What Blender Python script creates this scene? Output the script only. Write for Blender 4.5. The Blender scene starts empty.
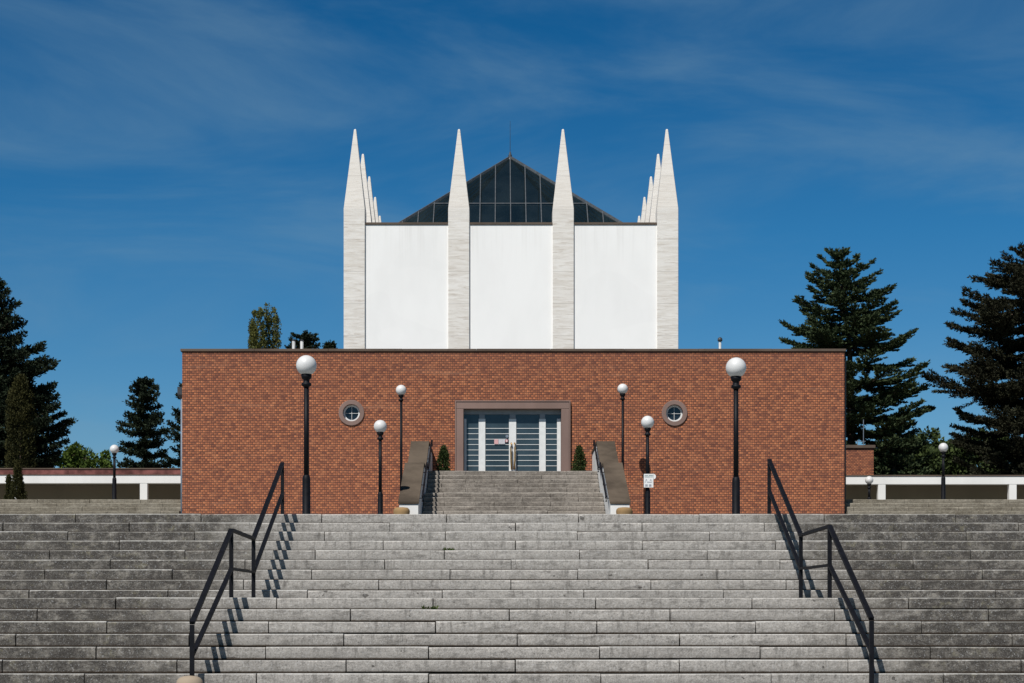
import bpy, bmesh, math, random
from mathutils import Vector, Matrix
random.seed(7)
S = bpy.context.scene
COL = S.collection
# ------------------------------------------------------------------ camera numbers
F, CX, CY, EX, EZ = 1800.0, 502.0, 645.0, -0.331, 1.65
def wx(px, d): return EX + (px-CX)*d/F
def wz(py, d): return EZ + (CY-py)*d/F

# ------------------------------------------------------------------ object helpers
def thing(name, label, cat, loc=(0,0,0), group=None):
    o = bpy.data.objects.new(name, None); COL.objects.link(o)
    o.location = loc; o.empty_display_size = .2
    o['label'] = label; o['category'] = cat
    if group: o['group'] = group
    return o
def tag(o, label, cat, group=None):
    o['label'] = label; o['category'] = cat
    if group: o['group'] = group
    return o
def obj(name, bm, mat, parent=None, smooth=False, loc=None, recalc=True):
    me = bpy.data.meshes.new(name)
    if recalc: bmesh.ops.recalc_face_normals(bm, faces=bm.faces)
    bm.to_mesh(me); bm.free()
    return obj_me(name, me, mat, parent, smooth, loc)
def obj_me(name, me, mat, parent=None, smooth=False, loc=None):
    if mat: me.materials.append(mat)
    if smooth:
        for p in me.polygons: p.use_smooth = True
    o = bpy.data.objects.new(name, me); COL.objects.link(o)
    if parent: o.parent = parent
    if loc: o.location = loc
    return o
def box(bm, x0, x1, y0, y1, z0, z1, bev=0.0):
    r = bmesh.ops.create_cube(bm, size=1.0)
    vs = r['verts']
    for v in vs:
        v.co = Vector(((x0+x1)/2 + v.co.x*(x1-x0), (y0+y1)/2 + v.co.y*(y1-y0), (z0+z1)/2 + v.co.z*(z1-z0)))
    if bev > 0:
        es = list({e for v in vs for e in v.link_edges})
        bmesh.ops.bevel(bm, geom=es, offset=bev, segments=1, affect='EDGES')
def bar(bm, a, b, w, h=None):
    """square bar from a to b"""
    h = h or w
    a, b = Vector(a), Vector(b); d = (b-a); L = d.length; d.normalize()
    up = Vector((0,0,1)) if abs(d.z) < .95 else Vector((0,1,0))
    s = d.cross(up).normalized(); u = s.cross(d).normalized()
    vs = []
    for p in (a, b):
        for (i, j) in ((-1,-1),(1,-1),(1,1),(-1,1)):
            vs.append(bm.verts.new(p + s*(i*w/2) + u*(j*h/2)))
    for k in range(4):
        bm.faces.new((vs[k], vs[(k+1)%4], vs[4+(k+1)%4], vs[4+k]))
    bm.faces.new(vs[0:4][::-1]); bm.faces.new(vs[4:8])
def lathe(bm, prof, c=(0,0,0), n=24, cap=True):
    rings = []
    for (r, z) in prof:
        rings.append([bm.verts.new((c[0]+r*math.cos(2*math.pi*k/n), c[1]+r*math.sin(2*math.pi*k/n), c[2]+z)) for k in range(n)])
    for A, B in zip(rings, rings[1:]):
        for k in range(n):
            bm.faces.new((A[k], A[(k+1)%n], B[(k+1)%n], B[k]))
    if cap:
        bm.faces.new(rings[0][::-1]); bm.faces.new(rings[-1])
def tube(bm, pts, r, n=8):
    pts = [Vector(p) for p in pts]
    rings = []
    for i, p in enumerate(pts):
        t = (pts[min(i+1, len(pts)-1)] - pts[max(i-1, 0)]).normalized()
        up = Vector((0,0,1)) if abs(t.z) < .9 else Vector((0,1,0))
        s = t.cross(up).normalized(); u = s.cross(t)
        rr = r[i] if isinstance(r, (list, tuple)) else r
        rings.append([bm.verts.new(p + s*rr*math.cos(2*math.pi*k/n) + u*rr*math.sin(2*math.pi*k/n)) for k in range(n)])
    for A, B in zip(rings, rings[1:]):
        for k in range(n): bm.faces.new((A[k], A[(k+1)%n], B[(k+1)%n], B[k]))
    bm.faces.new(rings[0][::-1]); bm.faces.new(rings[-1])
def prism_x(bm, poly, x0, x1):
    """polygon in (y,z) extruded along x"""
    A = [bm.verts.new((x0, y, z)) for y, z in poly]; B = [bm.verts.new((x1, y, z)) for y, z in poly]
    n = len(poly)
    for k in range(n): bm.faces.new((A[k], A[(k+1)%n], B[(k+1)%n], B[k]))
    bm.faces.new(A[::-1]); bm.faces.new(B)

# ------------------------------------------------------------------ material helpers
class NT:
    def __init__(s, name):
        s.m = bpy.data.materials.new(name); s.m.use_nodes = True
        s.t = s.m.node_tree; s.t.nodes.clear()
        s.out = s.n('ShaderNodeOutputMaterial')
        s.b = s.n('ShaderNodeBsdfPrincipled'); s.l(s.b.outputs[0], s.out.inputs[0])
        s.b.inputs['Roughness'].default_value = .8
        s.b.inputs['Specular IOR Level'].default_value = .25
    def n(s, t, **kw):
        nd = s.t.nodes.new(t)
        for k, v in kw.items(): setattr(nd, k, v)
        return nd
    def l(s, a, b): s.t.links.new(a, b)
    def set(s, sock, v):
        if hasattr(v, 'node'): s.l(v, sock)
        elif isinstance(v, (tuple, list)) and len(v) == 3 and sock.type == 'RGBA': sock.default_value = (*v, 1)
        else: sock.default_value = v
    def math(s, op, a, b=0.0, c=0.0, clamp=False):
        nd = s.n('ShaderNodeMath', operation=op, use_clamp=clamp)
        for i, v in enumerate((a, b, c)): s.set(nd.inputs[i], v)
        return nd.outputs[0]
    def mix(s, f, a, b, blend='MIX'):
        nd = s.n('ShaderNodeMix', data_type='RGBA', blend_type=blend)
        s.set(nd.inputs[0], f); s.set(nd.inputs[6], a); s.set(nd.inputs[7], b)
        return nd.outputs[2]
    def coord(s, which='Object'): return s.n('ShaderNodeTexCoord').outputs[which]
    def pos(s): return s.n('ShaderNodeNewGeometry').outputs['Position']
    def sep(s, v):
        nd = s.n('ShaderNodeSeparateXYZ'); s.l(v, nd.inputs[0]); return nd.outputs
    def map(s, v, scale=(1,1,1), loc=(0,0,0)):
        nd = s.n('ShaderNodeMapping'); s.l(v, nd.inputs[0]); nd.inputs['Scale'].default_value = scale; nd.inputs['Location'].default_value = loc
        return nd.outputs[0]
    def noise(s, v, scale=1, det=4, rough=.55, dist=0):
        nd = s.n('ShaderNodeTexNoise'); s.l(v, nd.inputs['Vector'])
        nd.inputs['Scale'].default_value = scale; nd.inputs['Detail'].default_value = det
        nd.inputs['Roughness'].default_value = rough; nd.inputs['Distortion'].default_value = dist
        return nd.outputs[0]
    def ss(s, v, a, b, lo=0.0, hi=1.0):
        nd = s.n('ShaderNodeMapRange', interpolation_type='SMOOTHSTEP'); s.set(nd.inputs[0], v)
        for i, q in enumerate((a, b, lo, hi)): nd.inputs[i+1].default_value = q
        return nd.outputs[0]
    def bump(s, h, strength=.3, dist=.01):
        nd = s.n('ShaderNodeBump'); nd.inputs['Strength'].default_value = strength; nd.inputs['Distance'].default_value = dist
        s.l(h, nd.inputs['Height']); s.l(nd.outputs[0], s.b.inputs['Normal'])
    def col(s, v): s.set(s.b.inputs['Base Color'], v); return s
    def inp(s, k, v): s.set(s.b.inputs[k], v); return s

def simple(name, c, rough=.7, metal=0.0, var=.15, vs=6.0, spec=.3):
    t = NT(name); p = t.pos()
    n = t.noise(p, vs, 5, .6)
    f = t.ss(n, .3, .7)
    t.col(t.mix(f, tuple(x*(1-var) for x in c), tuple(min(1, x*(1+var)) for x in c)))
    t.inp('Roughness', rough).inp('Metallic', metal).inp('Specular IOR Level', spec)
    return t.m

# ---- stone steps: pale worn centre, dark lichen-stained sides
def stone_mat(name, light, dark, half=3.3, soft=1.6, sidepow=1.0, warm=(.30,.24,.16), dirtz=(-.15,-.118), base=0.0, lich_k=.5, nose_k=.55, sx=2.6):
    t = NT(name); p = t.pos(); o = t.coord('Object'); X = t.sep(p)[0]; Z = t.sep(o)[2]
    n1 = t.noise(t.map(p, (.55,.55,1.6)), 1.3, 5, .65)
    streak = t.noise(t.map(p, (sx,1.0,1.6)), 1.7, 8, .72)
    fleck = t.noise(p, 55, 3, .6)
    fine = t.noise(p, 13, 8, .78)
    spot = t.noise(t.map(p, (1,1,1.5)), 6.5, 2, .5)
    blk = t.n('ShaderNodeNewGeometry').outputs['Random Per Island']
    ax = t.math('ABSOLUTE', X)
    wob = t.math('MULTIPLY', t.math('SUBTRACT', n1, .5), 3.2)
    side = t.ss(t.math('ADD', ax, wob), half, half+soft) if half > 0 else t.math('MULTIPLY_ADD', t.ss(n1, .40, .62), .45, base)
    side = t.math('MAXIMUM', side, base)
    grime = t.math('MULTIPLY_ADD', streak, .62, t.math('MULTIPLY', fine, .62))
    g_c = t.math('MULTIPLY', t.ss(grime, .60, .84), .62)                               # rare dark runs on the clean part
    g_s = t.math('MULTIPLY_ADD', t.ss(grime, .46, .70), .85, .10)                               # nearly everywhere on the sides
    gm = t.mix(side, g_c, g_s)
    c = t.mix(t.math('MULTIPLY', blk, .6), light, tuple(x*.66 for x in light))
    c = t.mix(t.ss(n1, .36, .56, .30, 0), c, tuple(x*.55 for x in light))
    lit = t.noise(p, 24, 6, .8)
    c = t.mix(t.ss(lit, .42, .60, .38, 0), c, tuple(x*.50 for x in light))
    c = t.mix(t.math('MULTIPLY', side, .85), c, tuple(x*.58 for x in (light[0], light[1]*.97, light[2]*.9)))
    c = t.mix(gm, c, dark)
    c = t.mix(t.ss(spot, .715, .735, 0, .8), c, (.045,.04,.036))
    # yellow-grey lichen patches on the stained sides
    lich = t.math('MULTIPLY', t.ss(t.noise(p, 7.0, 5, .7), .56, .66), t.math('MULTIPLY', side, lich_k))
    c = t.mix(lich, c, (.215,.195,.125))
    c = t.mix(t.ss(fleck, .56, .68, 0, .5), c, dark)
    c = t.mix(t.ss(fleck, .30, .42, .35, 0), c, tuple(min(.6, x*1.35) for x in light))
    # dirt gathering at the foot of each riser, sun-caught highlight painted on the worn nosing
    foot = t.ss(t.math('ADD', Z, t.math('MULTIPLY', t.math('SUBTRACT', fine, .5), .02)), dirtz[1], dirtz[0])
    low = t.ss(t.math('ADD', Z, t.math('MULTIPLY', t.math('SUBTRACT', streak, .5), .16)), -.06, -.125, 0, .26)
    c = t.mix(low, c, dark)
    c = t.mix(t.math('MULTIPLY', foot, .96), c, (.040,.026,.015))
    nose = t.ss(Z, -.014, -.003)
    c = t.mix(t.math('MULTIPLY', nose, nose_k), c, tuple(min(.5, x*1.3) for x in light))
    # uneven crisp smudges, and treads painted darker behind the nosing to deepen shade on the risers
    smu = t.noise(t.map(p, (1.5,1.0,4.5)), 2.6, 9, .74)
    c = t.mix(t.ss(smu, .51, .63, 0, .42), c, dark)
    drip = t.noise(t.map(p, (9.0,1.0,.9)), 1.5, 6, .7)
    c = t.mix(t.math('MULTIPLY', t.ss(drip, .52, .66, 0, .5), t.ss(Z, -.15, -.01, .35, 1.0)), c, dark)
    sm2 = t.noise(t.map(p, (1.0,1.0,2.2)), 4.4, 8, .75)
    c = t.mix(t.math('MULTIPLY', t.ss(sm2, .47, .56, 0, .85), side), c, dark)
    grit = t.noise(p, 42, 3, .75)
    c = t.mix(t.ss(grit, .36, .52, .42, 0), c, tuple(x*.42 for x in light))
    c = t.mix(t.ss(grit, .56, .68, 0, .35), c, tuple(min(.6, x*1.4) for x in light))
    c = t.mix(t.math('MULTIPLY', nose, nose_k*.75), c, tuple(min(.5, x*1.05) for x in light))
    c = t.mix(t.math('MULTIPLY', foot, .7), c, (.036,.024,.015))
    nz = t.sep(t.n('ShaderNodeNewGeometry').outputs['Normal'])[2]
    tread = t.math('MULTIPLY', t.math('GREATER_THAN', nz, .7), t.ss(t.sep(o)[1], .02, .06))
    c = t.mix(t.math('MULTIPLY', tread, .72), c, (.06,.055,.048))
    t.col(c).inp('Roughness', .92).inp('Specular IOR Level', .15)
    t.bump(t.math('ADD', fine, t.math('MULTIPLY', fleck, .6)), .55, .012)
    return t.m

M = {}
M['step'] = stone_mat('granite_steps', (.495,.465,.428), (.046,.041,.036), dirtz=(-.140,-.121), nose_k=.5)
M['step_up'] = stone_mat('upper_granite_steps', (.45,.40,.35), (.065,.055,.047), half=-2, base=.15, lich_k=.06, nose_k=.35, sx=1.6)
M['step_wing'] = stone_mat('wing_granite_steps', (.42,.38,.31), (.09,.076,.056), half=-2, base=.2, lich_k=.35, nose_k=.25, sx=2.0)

def brick_mat():
    t = NT('red_brick'); p = t.pos(); x, y, z = t.sep(p)[0:3]
    u = t.math('ADD', x, y)
    cv = t.n('ShaderNodeCombineXYZ'); t.l(u, cv.inputs[0]); t.l(z, cv.inputs[1])
    br = t.n('ShaderNodeTexBrick'); t.l(cv.outputs[0], br.inputs['Vector'])
    br.offset = .5; br.inputs['Scale'].default_value = 1
    br.inputs['Brick Width'].default_value = .140; br.inputs['Row Height'].default_value = .0765
    br.inputs['Mortar Size'].default_value = .0135; br.inputs['Mortar Smooth'].default_value = .25
    br.inputs['Bias'].default_value = -.25
    br.inputs['Color1'].default_value = (.60,.215,.095,1); br.inputs['Color2'].default_value = (.36,.118,.060,1)
    br.inputs['Mortar'].default_value = (.070,.038,.028,1)
    # dark heads beside each perpend, a few burnt and a few pale bricks
    br2 = t.n('ShaderNodeTexBrick'); t.l(t.map(cv.outputs[0], (1,1,1), (.0,.0765*40,0)), br2.inputs['Vector'])
    br2.offset = .5; br2.inputs['Scale'].default_value = 1
    br2.inputs['Brick Width'].default_value = .140; br2.inputs['Row Height'].default_value = .0765
    br2.inputs['Mortar Size'].default_value = 0
    br2.inputs['Color1'].default_value = (0,0,0,1); br2.inputs['Color2'].default_value = (1,1,1,1)
    r2 = br2.outputs[0]
    row = t.math('FLOOR', t.math('DIVIDE', z, .0765))
    ux = t.math('FRACT', t.math('ADD', t.math('DIVIDE', u, .140), t.math('MULTIPLY', row, .5)))
    head = t.math('MULTIPLY', t.math('LESS_THAN', ux, .30), .48)
    c = t.mix(head, br.outputs[0], (.090,.034,.026))
    c = t.mix(t.math('MULTIPLY', t.ss(r2, .62, .92), .5), c, (.080,.034,.030))
    c = t.mix(t.math('MULTIPLY', t.ss(r2, .16, .02), .32), c, (.47,.20,.10))
    nf = t.noise(t.map(p, (5.5,5.5,13)), 1.0, 3, .6)
    c = t.mix(t.ss(nf, .40, .58, .38, 0), c, (.10,.042,.032))
    c = t.mix(t.ss(nf, .52, .66, 0, .22), c, (.46,.20,.095))
    n = t.noise(t.map(p, (.5,.5,1.4)), .55, 5, .6)
    c = t.mix(t.ss(n, .30, .72), t.mix(.20, c, (.18,.068,.046)), c)
    n2 = t.noise(t.map(p, (.35,.35,6)), .8, 3, .6)
    c = t.mix(t.ss(n2, .60, .74, 0, .20), c, (.42,.24,.16))
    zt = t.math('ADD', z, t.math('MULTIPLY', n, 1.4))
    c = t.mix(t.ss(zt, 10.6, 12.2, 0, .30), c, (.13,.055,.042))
    t.col(c).inp('Roughness', .85).inp('Specular IOR Level', .2)
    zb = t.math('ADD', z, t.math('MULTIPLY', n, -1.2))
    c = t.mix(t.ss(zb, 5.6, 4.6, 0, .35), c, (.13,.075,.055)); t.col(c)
    t.bump(br.outputs['Fac'], -.35, .01)
    return t.m
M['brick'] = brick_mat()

def travertine():
    t = NT('travertine'); p = t.pos(); z = t.sep(p)[2]
    n1 = t.noise(t.map(p, (.9,.9,5.5)), 1.5, 6, .62, .6)
    n2 = t.noise(t.map(p, (.8,.8,9)), 1.7, 6, .66, .5)
    n3 = t.noise(p, .35, 3, .5)
    c = t.mix(t.ss(n1, .40, .62), (.75,.725,.685), (.66,.625,.575))
    c = t.mix(t.ss(n2, .53, .66, 0, .52), c, (.40,.335,.275))
    up = t.ss(t.math('ADD', z, t.math('MULTIPLY', n3, .1)), 17.25, 17.45)
    c = t.mix(t.math('MULTIPLY', up, .6), c, (.68,.645,.60))
    n4 = t.noise(p, 26, 4, .7)
    c = t.mix(t.ss(n4, .58, .70, 0, .28), c, (.38,.31,.25))
    cb = t.n('ShaderNodeCombineXYZ'); t.l(t.math('FLOOR', t.math('DIVIDE', z, 1.18)), cb.inputs[2]); t.l(t.math('FLOOR', t.math('DIVIDE', t.math('ADD', t.sep(p)[0], 7.0), 1.9)), cb.inputs[0])
    wn = t.n('ShaderNodeTexWhiteNoise'); t.l(cb.outputs[0], wn.inputs['Vector'])
    c = t.mix(t.math('MULTIPLY', wn.outputs[0], .13), c, (.44,.375,.30))
    # slab joints
    fr = t.math('FRACT', t.math('DIVIDE', z, 1.18))
    j = t.math('LESS_THAN', fr, .016)
    c = t.mix(t.math('MULTIPLY', j, .38), c, (.22,.19,.16))
    t.col(c).inp('Roughness', .75)
    t.bump(n2, .4, .02)
    return t.m
M['travertine'] = travertine()

def plaster(name, c, stain=.12):
    t = NT(name); p = t.pos()
    n = t.noise(t.map(p, (.6,.6,.25)), 1.2, 5, .6); n2 = t.noise(p, 30, 3, .6)
    st = t.noise(t.map(p, (2.2,2.2,.12)), 1.4, 4, .6)
    k = t.mix(t.ss(n, .35, .7), c, tuple(x*(1-stain) for x in c))
    k = t.mix(t.ss(st, .58, .78, 0, stain*1.5), k, tuple(x*.6 for x in c))
    t.col(k).inp('Roughness', .9).inp('Specular IOR Level', .1)
    t.bump(n2, .12, .006)
    return t.m
def panel_mat():
    t = NT('white_render'); p = t.pos(); z = t.sep(p)[2]
    n = t.noise(t.map(p, (.6,.6,.25)), 1.2, 5, .6); n2 = t.noise(p, 30, 3, .6)
    st = t.noise(t.map(p, (4.5,4.5,.10)), 1.4, 5, .65)
    k = t.mix(t.ss(n, .35, .7), (.84,.835,.82), (.80,.795,.78))
    top = t.math('MULTIPLY', t.ss(z, 15.2, 17.2), t.ss(st, .48, .70))
    k = t.mix(t.math('MULTIPLY', top, .17), k, (.42,.40,.37))
    k = t.mix(t.math('MULTIPLY', t.ss(z, 12.2, 11.0), .10), k, (.42,.38,.34))
    pt = t.noise(t.map(p, (.35,.35,.5)), 1.1, 1, .3)
    k = t.mix(t.ss(pt, .60, .62, 0, .04), k, (.5,.5,.5))
    t.col(k).inp('Roughness', .9).inp('Specular IOR Level', .1)
    t.bump(n2, .12, .006)
    return t.m
M['white'] = panel_mat()
M['white2'] = plaster('white_paint_concrete', (.74,.735,.715), .09)
M['coping'] = plaster('brown_stone_coping', (.125,.095,.075), .3)
M['coping_rough'] = plaster('parapet_stone', (.118,.093,.070), .5)
M['porphyry'] = plaster('pink_brown_stone', (.250,.172,.148), .22)
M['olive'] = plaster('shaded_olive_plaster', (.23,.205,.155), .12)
M['roofing'] = plaster('grey_roofing', (.16,.15,.145), .25)
M['redroof'] = simple('red_metal_roof_edge', (.16,.062,.055), .8, 0, .5, 2.2, .15)
M['paving'] = plaster('stone_paving', (.30,.285,.26), .2)
M['ground'] = plaster('park_ground', (.06,.075,.032), .35)
M['black'] = simple('black_painted_steel', (.0055,.006,.0085), .55, 0, .3, 14, .16)
M['dark_metal'] = simple('dark_bronze_metal', (.05,.055,.062), .5, .3, .2, 8)
M['glaz_metal'] = simple('grey_glazing_bars', (.095,.105,.115), .5, .2, .2, 8)
M['grey_metal'] = simple('galvanised_metal', (.17,.21,.26), .6, .1, .15, 8)
M['white_metal'] = simple('white_painted_metal', (.70,.71,.70), .45, 0, .06, 6)
M['vent_metal'] = simple('weathered_vent_metal', (.42,.43,.43), .5, .1, .15, 6)
M['brass'] = simple('aged_brass', (.38,.24,.09), .4, .6, .3, 20)
M['tan_stone'] = plaster('tan_stone', (.34,.275,.205), .3)
M['tan_clay'] = plaster('tan_clay', (.33,.215,.105), .35)
M['grey_shaded_frame'] = simple('grey_header_shaded_stile', (.26,.28,.30), .5, 0, .1, 5)
M['trunk'] = simple('bark', (.075,.055,.042), .95, 0, .4, 9, .1)
def glassy(name, c, rough=.08, spec=.5):
    t = NT(name); p = t.pos()
    n = t.noise(p, 1.1, 4, .6)
    t.col(t.mix(t.ss(n, .3, .7), tuple(x*.75 for x in c), tuple(x*1.25 for x in c)))
    t.inp('Roughness', rough).inp('Specular IOR Level', spec)
    t.bump(t.noise(p, .8, 2, .5), .05, .05)
    return t.m
M['door_glass'] = glassy('dark_door_glass', (.034,.052,.064), .12)
M['win_glass'] = glassy('dark_window_glass', (.012,.018,.026), .1)
def skyglass():
    """dark tinted glass, partly see-through"""
    t = NT('tinted_roof_glass'); p = t.pos()
    n = t.noise(t.map(p, (1,1,.4)), .8, 4, .6)
    t.col(t.mix(t.ss(n, .3, .7), (.006,.011,.013), (.016,.024,.027)))
    t.inp('Roughness', .07).inp('Specular IOR Level', .3)
    tr = t.n('ShaderNodeBsdfTransparent'); tr.inputs[0].default_value = (.36,.47,.48,1)
    mx = t.n('ShaderNodeMixShader'); mx.inputs[0].default_value = .38
    t.l(t.b.outputs[0], mx.inputs[1]); t.l(tr.outputs[0], mx.inputs[2]); t.l(mx.outputs[0], t.out.inputs[0])
    return t.m
M['skyglass'] = skyglass()
def globe_mat():
    t = NT('opal_globe'); p = t.pos()
    n = t.noise(p, 4, 4, .6)
    t.col(t.mix(t.ss(n, .35, .75), (.66,.66,.655), (.58,.58,.575)))
    t.inp('Roughness', .38).inp('Specular IOR Level', .4).inp('Subsurface Weight', .0)
    return t.m
M['globe'] = globe_mat()
def foliage(name, a, b, trans=.12):
    t = NT(name)
    r = t.n('ShaderNodeNewGeometry').outputs['Random Per Island']
    n = t.noise(t.pos(), .9, 3, .6)
    f = t.math('ADD', t.math('MULTIPLY', r, .65), t.math('MULTIPLY', t.ss(n, .3, .7), .35))
    c = t.mix(f, a, b)
    t.col(c).inp('Roughness', .75).inp('Specular IOR Level', .12)
    tl = t.n('ShaderNodeBsdfTranslucent'); t.l(c, tl.inputs[0])
    mx = t.n('ShaderNodeMixShader'); mx.inputs[0].default_value = trans
    t.l(t.b.outputs[0], mx.inputs[1]); t.l(tl.outputs[0], mx.inputs[2]); t.l(mx.outputs[0], t.out.inputs[0])
    return t.m
M['needle'] = foliage('dark_pine_needles', (.005,.009,.006), (.030,.043,.022), .05)
M['needle_green'] = foliage('green_pine_needles', (.007,.018,.009), (.085,.112,.050), .08)
M['needle_brown'] = foliage('brownish_spruce_needles', (.008,.009,.006), (.046,.047,.026), .08)
M['thuja'] = foliage('olive_thuja_sprays', (.010,.014,.005), (.062,.058,.018), .1)
M['poplar'] = foliage('yellow_green_poplar_leaves', (.03,.04,.010), (.16,.16,.045), .2)
M['leaf'] = foliage('fresh_green_leaves', (.025,.045,.010), (.13,.19,.035), .25)
M['leaf_dark'] = foliage('dark_green_leaves', (.014,.026,.008), (.066,.090,.028), .1)

# ------------------------------------------------------------------ the setting
def struct(name, bm, mat):
    o = obj(name, bm, mat); o['kind'] = 'structure'; return o
R0, TR, D0 = .15, .318, 26.5
ZP = 3.58                                        # plaza at the head of the main steps
ZT, ZW, ZD = 4.65, 6.41, 6.92                    # forecourt, park terrace, doorstep
bm = bmesh.new(); box(bm, -1500, 1500, -600, 2400, -.4, 0); struct('ground', bm, M['ground'])
bm = bmesh.new(); box(bm, -16, 16, -30, 16.6, .004, .03); struct('forecourt_paving', bm, M['paving'])
bm = bmesh.new(); box(bm, -20, 20, 26.93, 44.02, .5, ZP-.004); struct('plaza', bm, M['paving'])
bm = bmesh.new(); box(bm, -40, 40, 46.25, 59.25, .5, ZT-.004); struct('upper_plaza', bm, M['paving'])
bm = bmesh.new(); box(bm, -90, 90, 59.26, 260, .2, ZW-.006); struct('park_terrace', bm, M['paving'])

# ------------------------------------------------------------------ stone steps made of long blocks
def step_bm(x0, x1, depth, r, off, blen=1.9, gap=.011, seed=0, cut=()):
    rnd = random.Random(seed); bm = bmesh.new()
    xs = []
    k = math.floor((x0-off)/blen)
    x = off + k*blen
    js = [x0]
    while x < x1:
        if x > x0+.3 and x < x1-.3: js.append(x + rnd.uniform(-.06, .06))
        x += blen
    js.append(x1)
    for a, b in zip(js, js[1:]):
        a2, b2 = a+gap*rnd.uniform(.35, .8), b-gap*rnd.uniform(.35, .8)
        dy, dz = rnd.uniform(-.007, .007), rnd.uniform(-.006, .003)
        tilt = rnd.uniform(-.003, .003)
        n = max(2, int((b2-a2)/.16))
        ch = .007
        bg_ = rnd.uniform(.010,.018) if rnd.random() < .10 else .004
        rows = []
        for i in range(n+1):
            f = i/n; X = a2+(b2-a2)*f
            e = .012 if i in (0, n) else 0
            j = lambda s: rnd.uniform(-s, s)
            q = ch + abs(j(.006)) + (.006 if rnd.random() < .08 else 0) + e
            zt = dz + tilt*(f-.5)*2
            rows.append([bm.verts.new(v) for v in (
                (X, dy+depth, -r+bg_), (X, dy+e*.4+j(.001), -r+bg_+abs(j(.003))), (X, dy+e*.4+j(.0015), zt-q-.045),
                (X, dy+e*.4+j(.0015), zt-q), (X, dy+q+j(.0015), zt), (X, dy+depth, zt))])
        for A, B in zip(rows, rows[1:]):
            for m in range(6): bm.faces.new((A[m], A[(m+1)%6], B[(m+1)%6], B[m]))
        bm.faces.new(rows[0][::-1]); bm.faces.new(rows[-1])
    return bm
stairs = thing('staircase', 'wide grey granite staircase filling the foreground, pale middle and dark stained sides', 'staircase', (0, 16.6, 0))
edges = []
d = D0
for i in range(24):
    z = ZP - R0*i
    if i == 9: d = D0 - 8*TR - 1.9
    edges.append((d, z)); 
    d -= TR
for i, (d, z) in enumerate(edges):
    depth = TR+.12
    if i == 9: depth = 1.9+.12
    if i == 0: depth = .42
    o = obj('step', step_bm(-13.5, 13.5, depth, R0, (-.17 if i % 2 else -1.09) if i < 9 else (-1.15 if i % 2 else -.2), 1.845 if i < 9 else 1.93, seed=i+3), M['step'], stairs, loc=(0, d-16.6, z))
bm = bmesh.new()
poly = [(edges[-1][0]+.10, .01)]
for (d, z) in reversed(edges): poly += [(d+.10, z-R0-.02), (d+.10, z-.02)]
# solid core below the blocks
core = [(16.9, .012)]
for (d, z) in reversed(edges[1:]): core += [(d+.11, max(.012, z-R0-.03)), (d+.11, z-.03)]
core += [(26.9, edges[1][1]-.03), (26.9, .012)]
pp = []
for q in core:
    if not pp or (abs(pp[-1][0]-q[0]) + abs(pp[-1][1]-q[1])) > 1e-5: pp.append(q)
prism_x(bm, [(y-16.6, z) for y, z in pp], -13.45, 13.45); obj('core', bm, M['coping'], stairs)

# short flight between the two plazas (below the sight line of the photograph)
fl = thing('staircase', 'low granite flight across the forecourt between the lamps and the porch', 'staircase', (0, 44.2, ZP))
for k in range(7):
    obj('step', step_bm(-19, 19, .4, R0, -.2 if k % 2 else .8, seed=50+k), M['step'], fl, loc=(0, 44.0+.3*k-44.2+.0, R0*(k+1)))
bm = bmesh.new(); box(bm, -18.9, 18.9, .25, 2.04, .0, .86); 
bm.free()

# ------------------------------------------------------------------ porch steps, parapets
porch = thing('staircase', 'narrow weathered stone stair rising between two parapets to the glazed doors', 'staircase', (0, 49, ZT))
W = 2.56
for k in range(9):
    z = ZT + .15*(k+1); d = 51.5 - .3*(8-k)
    dep = .42 if k < 8 else 1.32
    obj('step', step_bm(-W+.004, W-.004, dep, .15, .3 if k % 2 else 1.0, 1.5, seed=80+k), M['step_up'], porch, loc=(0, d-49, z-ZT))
for k in range(6):
    z = 6.0 + (ZD-6.0)/6*(k+1); d = 54.5 - .3*(5-k)
    dep = .42 if k < 5 else 58.35-54.5
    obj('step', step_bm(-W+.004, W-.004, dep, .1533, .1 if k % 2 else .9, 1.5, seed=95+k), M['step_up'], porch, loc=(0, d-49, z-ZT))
prof = [(48.2,5.50),(51.5,6.87),(52.7,6.87),(55.0,7.88),(57.98,7.88)]
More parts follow.
